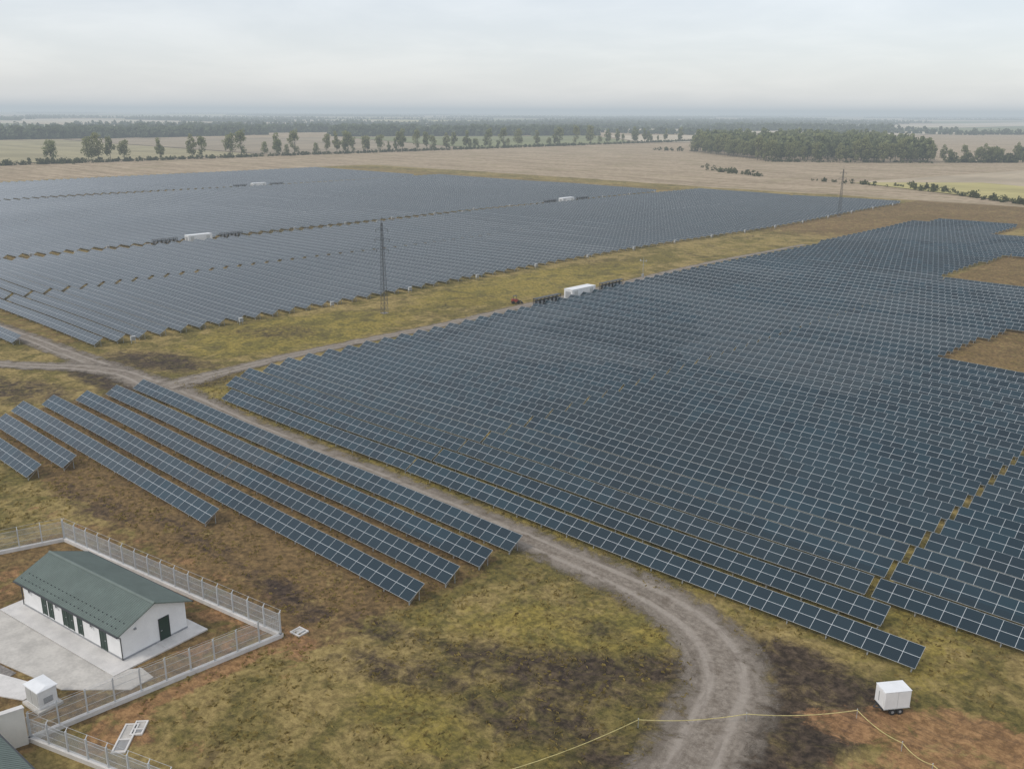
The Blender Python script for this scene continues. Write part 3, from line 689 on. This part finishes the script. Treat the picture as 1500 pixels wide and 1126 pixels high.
def inpoly(x,y,poly):
    c=False;j=len(poly)-1
    for i in range(len(poly)):
        if (poly[i][1]>y)!=(poly[j][1]>y) and x<(poly[j][0]-poly[i][0])*(y-poly[i][1])/(poly[j][1]-poly[i][1])+poly[i][0]: c=not c
        j=i
    return c
poly=edge+[(-400,1080),(-520,1230),(-700,1130)]
pts=[]
while len(pts)<760:
    x=random.uniform(-760,-290);y=random.uniform(800,1330)
    if inpoly(x,y,poly): pts.append((x,y))
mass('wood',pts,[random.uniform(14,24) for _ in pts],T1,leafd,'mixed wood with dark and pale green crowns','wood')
pts=[];hh=[]
for i in range(900):
    t=random.uniform(180,1320); pts.append((-800+random.gauss(0,4),t)); hh.append(random.uniform(1.2,3.6) if t>330 else random.uniform(2.5,5))
for a,b_,n,h in(((-385,640),(-322,602),40,3.2),((-280,592),(-211,576),34,2.6),((-211,576),(-120,505),60,4),((-120,505),(-60,470),40,4.5),((-430,700),(-385,640),10,2.5),((-640,930),(-590,940),14,5),((-300,905),(-160,1060),90,9),((-420,790),(-300,890),60,3.5)):
    for i in range(n):
        f=random.random(); pts.append((a[0]+(b_[0]-a[0])*f+random.gauss(0,3),a[1]+(b_[1]-a[1])*f+random.gauss(0,3))); hh.append(random.uniform(.4,1)*h)
mass('hedge',pts,hh,SH,shrubm,'dark scrubby hedge and bushes along field edges','hedge',False)
bands=[((-1473,470),(-1462,660),90,16,170),((-1440,640),(-1500,960),70,15,220),((-1330,985),(-1100,1420),110,16,360),((-1640,1000),(-1560,1400),60,15,160),((-1255,2100),(-900,2350),60,16,170),((-1750,700),(-1850,1150),50,15,170),
 ((-250,994),(-150,1200),50,12,60),((-600,1500),(-800,1750),30,12,70)]
pts=[];hh=[]
for a,b_,wd,h,n in bands:
    dx,dy=b_[0]-a[0],b_[1]-a[1]; L=math.hypot(dx,dy); nx,ny=-dy/L,dx/L
    if nx*(-.68)+ny*.73<0: nx,ny=-nx,-ny
    for i in range(n):
        f=random.random(); w=random.random()*wd; pts.append((a[0]+dx*f+nx*w,a[1]+dy*f+ny*w)); hh.append(h*random.uniform(.8,1.1))
rr=random.Random(5)
for i in range(85):
    f=1950*math.exp(rr.random()*1.85); az=rr.uniform(-.52,.52); r=f*math.tan(az)*1.1
    x=.7325*r-.681*f; y=.681*r+.7325*f
    ang=math.pi/4*rr.choice([1,1,1,0,2])+rr.uniform(-.15,.15); L=rr.uniform(250,1100)*(f/3000)**.5; wd=rr.choice([4,6,15,40]); n=int(L/9)
    for k in range(min(n,150)):
        q=(k/min(n,150)-.5)*L+rr.uniform(-3,3); w=rr.random()*wd; pts.append((x+math.cos(ang)*q-math.sin(ang)*w,y+math.sin(ang)*q+math.cos(ang)*w)); hh.append(rr.uniform(8,14))
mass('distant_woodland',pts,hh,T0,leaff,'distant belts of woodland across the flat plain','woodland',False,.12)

fcols=[(.42,.345,.24),(.32,.28,.16),(.20,.21,.10),(.48,.41,.30),(.30,.245,.17),(.40,.35,.15),(.17,.19,.10),(.52,.46,.36)]
fm=[]
for i,c in enumerate(fcols):
    m=bpy.data.materials.new('field_surface'); g=G(nt(m)); P=g.pos()
    n1=g.noise(g.mapped(P,(.004,.05,1) if i%2 else (.05,.004,1)),1,4,.6); n2=g.noise(P,.012,5,.65)
    f=g.m('ADD',g.m('MULTIPLY',n1,.45),g.m('MULTIPLY',n2,.55)); g.out(g.mix(g.ss(f,.35,.65),tuple(q*.8 for q in c),tuple(q*1.2 for q in c)),.95,spec=.1); fm.append(m)
fl_labels=['pale stubble field','dry grass field','green pasture','straw coloured field','ploughed brown field','yellow green field','dark green crop field','bleached stubble field']
def fieldsheet(pts,ci,z):
    b=MB(); b.v=[(x,y,z) for x,y in pts]; b.f=[tuple(range(len(pts)))]; b.mi=[0]; o=b.obj('field',[fm[ci]]); structure(o,fl_labels[ci]+' in the flat plain','field')
fieldsheet([(-822,150),(-822,520),(-1430,560),(-1400,150)],1,.5)
fieldsheet([(-822,528),(-822,800),(-1300,960),(-1430,700),(-1430,568)],4,.5)
fieldsheet([(-822,808),(-822,1150),(-1100,1400),(-1290,968)],2,.5)
fieldsheet([(-600,1380),(-822,1160),(-1090,1420),(-900,1750)],3,.5)
fieldsheet([(-250,600),(-20,470),(60,800),(-200,880)],0,.35)
fieldsheet([(-250,590),(-120,512),(-40,570),(-190,650)],5,.45)
s=-1480
rr=random.Random(9)
while s>-9500:
    ws=rr.uniform(250,650)*(1+(-s-1500)/4500); t=-1500
    while t<9500:
        wt=rr.uniform(300,900)*(1+abs(t)/6000); cs,ct=s-ws/2,t+wt/2; f=-.681*cs+.7325*ct; r=.7325*cs+.681*ct
        if f>0 and abs(r)<f*.62+300 and rr.random()<.85: fieldsheet([(s-6,t+6),(s-6,t+wt-6),(s-ws+6,t+wt-6),(s-ws+6,t+6)],rr.randrange(8),.6)
        t+=wt
    s-=ws
t=1450
while t<9500:
    wt=rr.uniform(250,650)*(1+(t-1500)/4500); s=-1470
    while s<2500:
        ws=rr.uniform(300,800); cs,ct=s+ws/2,t+wt/2; f=-.681*cs+.7325*ct; r=.7325*cs+.681*ct
        if (s>-850 or t>1800) and f>0 and abs(r)<f*.62+300 and rr.random()<.85: fieldsheet([(s+6,t+6),(s+ws-6,t+6),(s+ws-6,t+wt-6),(s+6,t+wt-6)],rr.randrange(8),.75)
        s+=ws
    t+=wt

n=36000
x=rng.uniform(-140,-8,n); y=rng.uniform(24,80,n)
pxy=smooth_path([(-150,65.4,0),(-46.9,65.0,0),(-40.6,64.3,0),(-35.8,62.6,0),(-32,59.9,0),(-29.4,56.2,0),(-28,51.5,0),(-26.2,42,0)],2)[:,:2]
dmin=np.min(np.hypot(x[:,None]-pxy[:,0],y[:,None]-pxy[:,1]),axis=1)
cl=np.sin(x*.9+np.sin(y*.7)*2)*np.sin(y*1.1+np.sin(x*.5)*2)+.35*np.sin(x*3.1+y*2.3)
keep=(dmin>2.7)&(cl>.0)&~((x<-61.5)&(x>-99)&(y<38))&~((x>-30)&(y<67))
x=x[keep];y=y[keep];n=len(x); z=hgt(x,y); a=rng.uniform(0,np.pi,n); hgt_=rng.uniform(.05,.2,n); w=rng.uniform(.08,.24,n)
dx=np.cos(a)*w;dy=np.sin(a)*w; lx=rng.uniform(-.1,.1,n)
Q=np.stack([np.stack([x-dx,y-dy,z-.03],1),np.stack([x+dx,y+dy,z-.03],1),np.stack([x+dx*.6+lx,y+dy*.6,z+hgt_],1),np.stack([x-dx*.7+lx,y-dy*.7,z+hgt_*.8],1)],1)
gmat=leafmat('tuft_grass',(.12,.09,.03),(.38,.29,.10),None)
o=bpy.data.objects.new('grass',quadmesh('grass',Q,rng.uniform(0,1,n),[gmat])); C.objects.link(o); tag(o,'tufts of dry yellow green grass','grass',kind='stuff')

# ---------------------------------------------------------------- haze (thin volume over the plain, airlight added as emission)
b=MB(); b.box(-15500,1200,-700,15500,-40,72); hz_=b.obj('haze',[]); structure(hz_,'thin bluish self-glowing haze over the plain','haze')
m=bpy.data.materials.new('glowing_haze'); t_=nt(m); g=G(t_)
ab=g.n('ShaderNodeVolumeAbsorption'); ab.inputs['Color'].default_value=(0,0,0,1); ab.inputs['Density'].default_value=1/4000
em=g.n('ShaderNodeEmission'); em.inputs['Color'].default_value=(.48,.54,.585,1); em.inputs['Strength'].default_value=1/4000
ad=g.n('ShaderNodeAddShader'); o_=g.n('ShaderNodeOutputMaterial'); g.l(ab.outputs[0],ad.inputs[0]); g.l(em.outputs[0],ad.inputs[1]); g.l(ad.outputs[0],o_.inputs['Volume'])
hz_.data.materials.append(m)

# ---------------------------------------------------------------- light and sky
SD=Vector((-.25,-.75,.85)).normalized()
w=bpy.data.worlds.new('World'); sc.world=w; w.use_nodes=True; t_=w.node_tree; t_.nodes.clear(); g=G(t_)
sky=g.n('ShaderNodeTexSky',sky_type='NISHITA'); sky.sun_disc=False; sky.sun_elevation=math.asin(SD.z); sky.sun_rotation=math.atan2(SD.x,SD.y)
bg1=g.n('ShaderNodeBackground'); g.l(sky.outputs[0],bg1.inputs[0]); bg1.inputs[1].default_value=.05
tc=g.n('ShaderNodeTexCoord'); sp=g.n('ShaderNodeSeparateXYZ'); g.l(tc.outputs['Generated'],sp.inputs[0])
zz=g.m('ADD',g.m('MAXIMUM',sp.outputs[2],0.0),.16); cb=g.n('ShaderNodeCombineXYZ'); g.l(g.m('DIVIDE',sp.outputs[0],zz),cb.inputs[0]); g.l(g.m('DIVIDE',sp.outputs[1],zz),cb.inputs[1])
cn=g.noise(cb.outputs[0],1.1,6,.55,.3)
cc=g.mix(g.ss(cn,.35,.7),(.565,.575,.60),(.70,.695,.705))
cc=g.mix(g.ss(sp.outputs[2],0,.22),g.mix(.5,cc,(.54,.535,.565)),cc)
bg2=g.n('ShaderNodeBackground'); g.l(cc,bg2.inputs[0]); bg2.inputs[1].default_value=1.0
ad=g.n('ShaderNodeAddShader'); g.l(bg1.outputs[0],ad.inputs[0]); g.l(bg2.outputs[0],ad.inputs[1]); o_=g.n('ShaderNodeOutputWorld'); g.l(ad.outputs[0],o_.inputs[0])
sl_=bpy.data.lights.new('sun','SUN'); sl_.energy=1.4; sl_.angle=math.radians(12); sl_.color=(1,.93,.84); so=bpy.data.objects.new('sun',sl_); C.objects.link(so); so.rotation_euler=SD.to_track_quat('Z','Y').to_euler()

# ---------------------------------------------------------------- camera
cam=bpy.data.cameras.new('camera'); cam.sensor_width=36; cam.lens=36*1345/1500; cam.clip_end=40000; cam.clip_start=.5
co=bpy.data.objects.new('camera',cam); C.objects.link(co)
Rm=Matrix.Rotation(math.atan2(.681,.7325),4,'Z')@Matrix.Rotation(math.radians(90-16.55),4,'X')@Matrix.Rotation(math.radians(.3),4,'Z')
co.matrix_world=Matrix.Translation((0,0,43))@Rm; sc.camera=co
sc.view_settings.view_transform='Standard'; sc.view_settings.look='None'; sc.view_settings.exposure=0
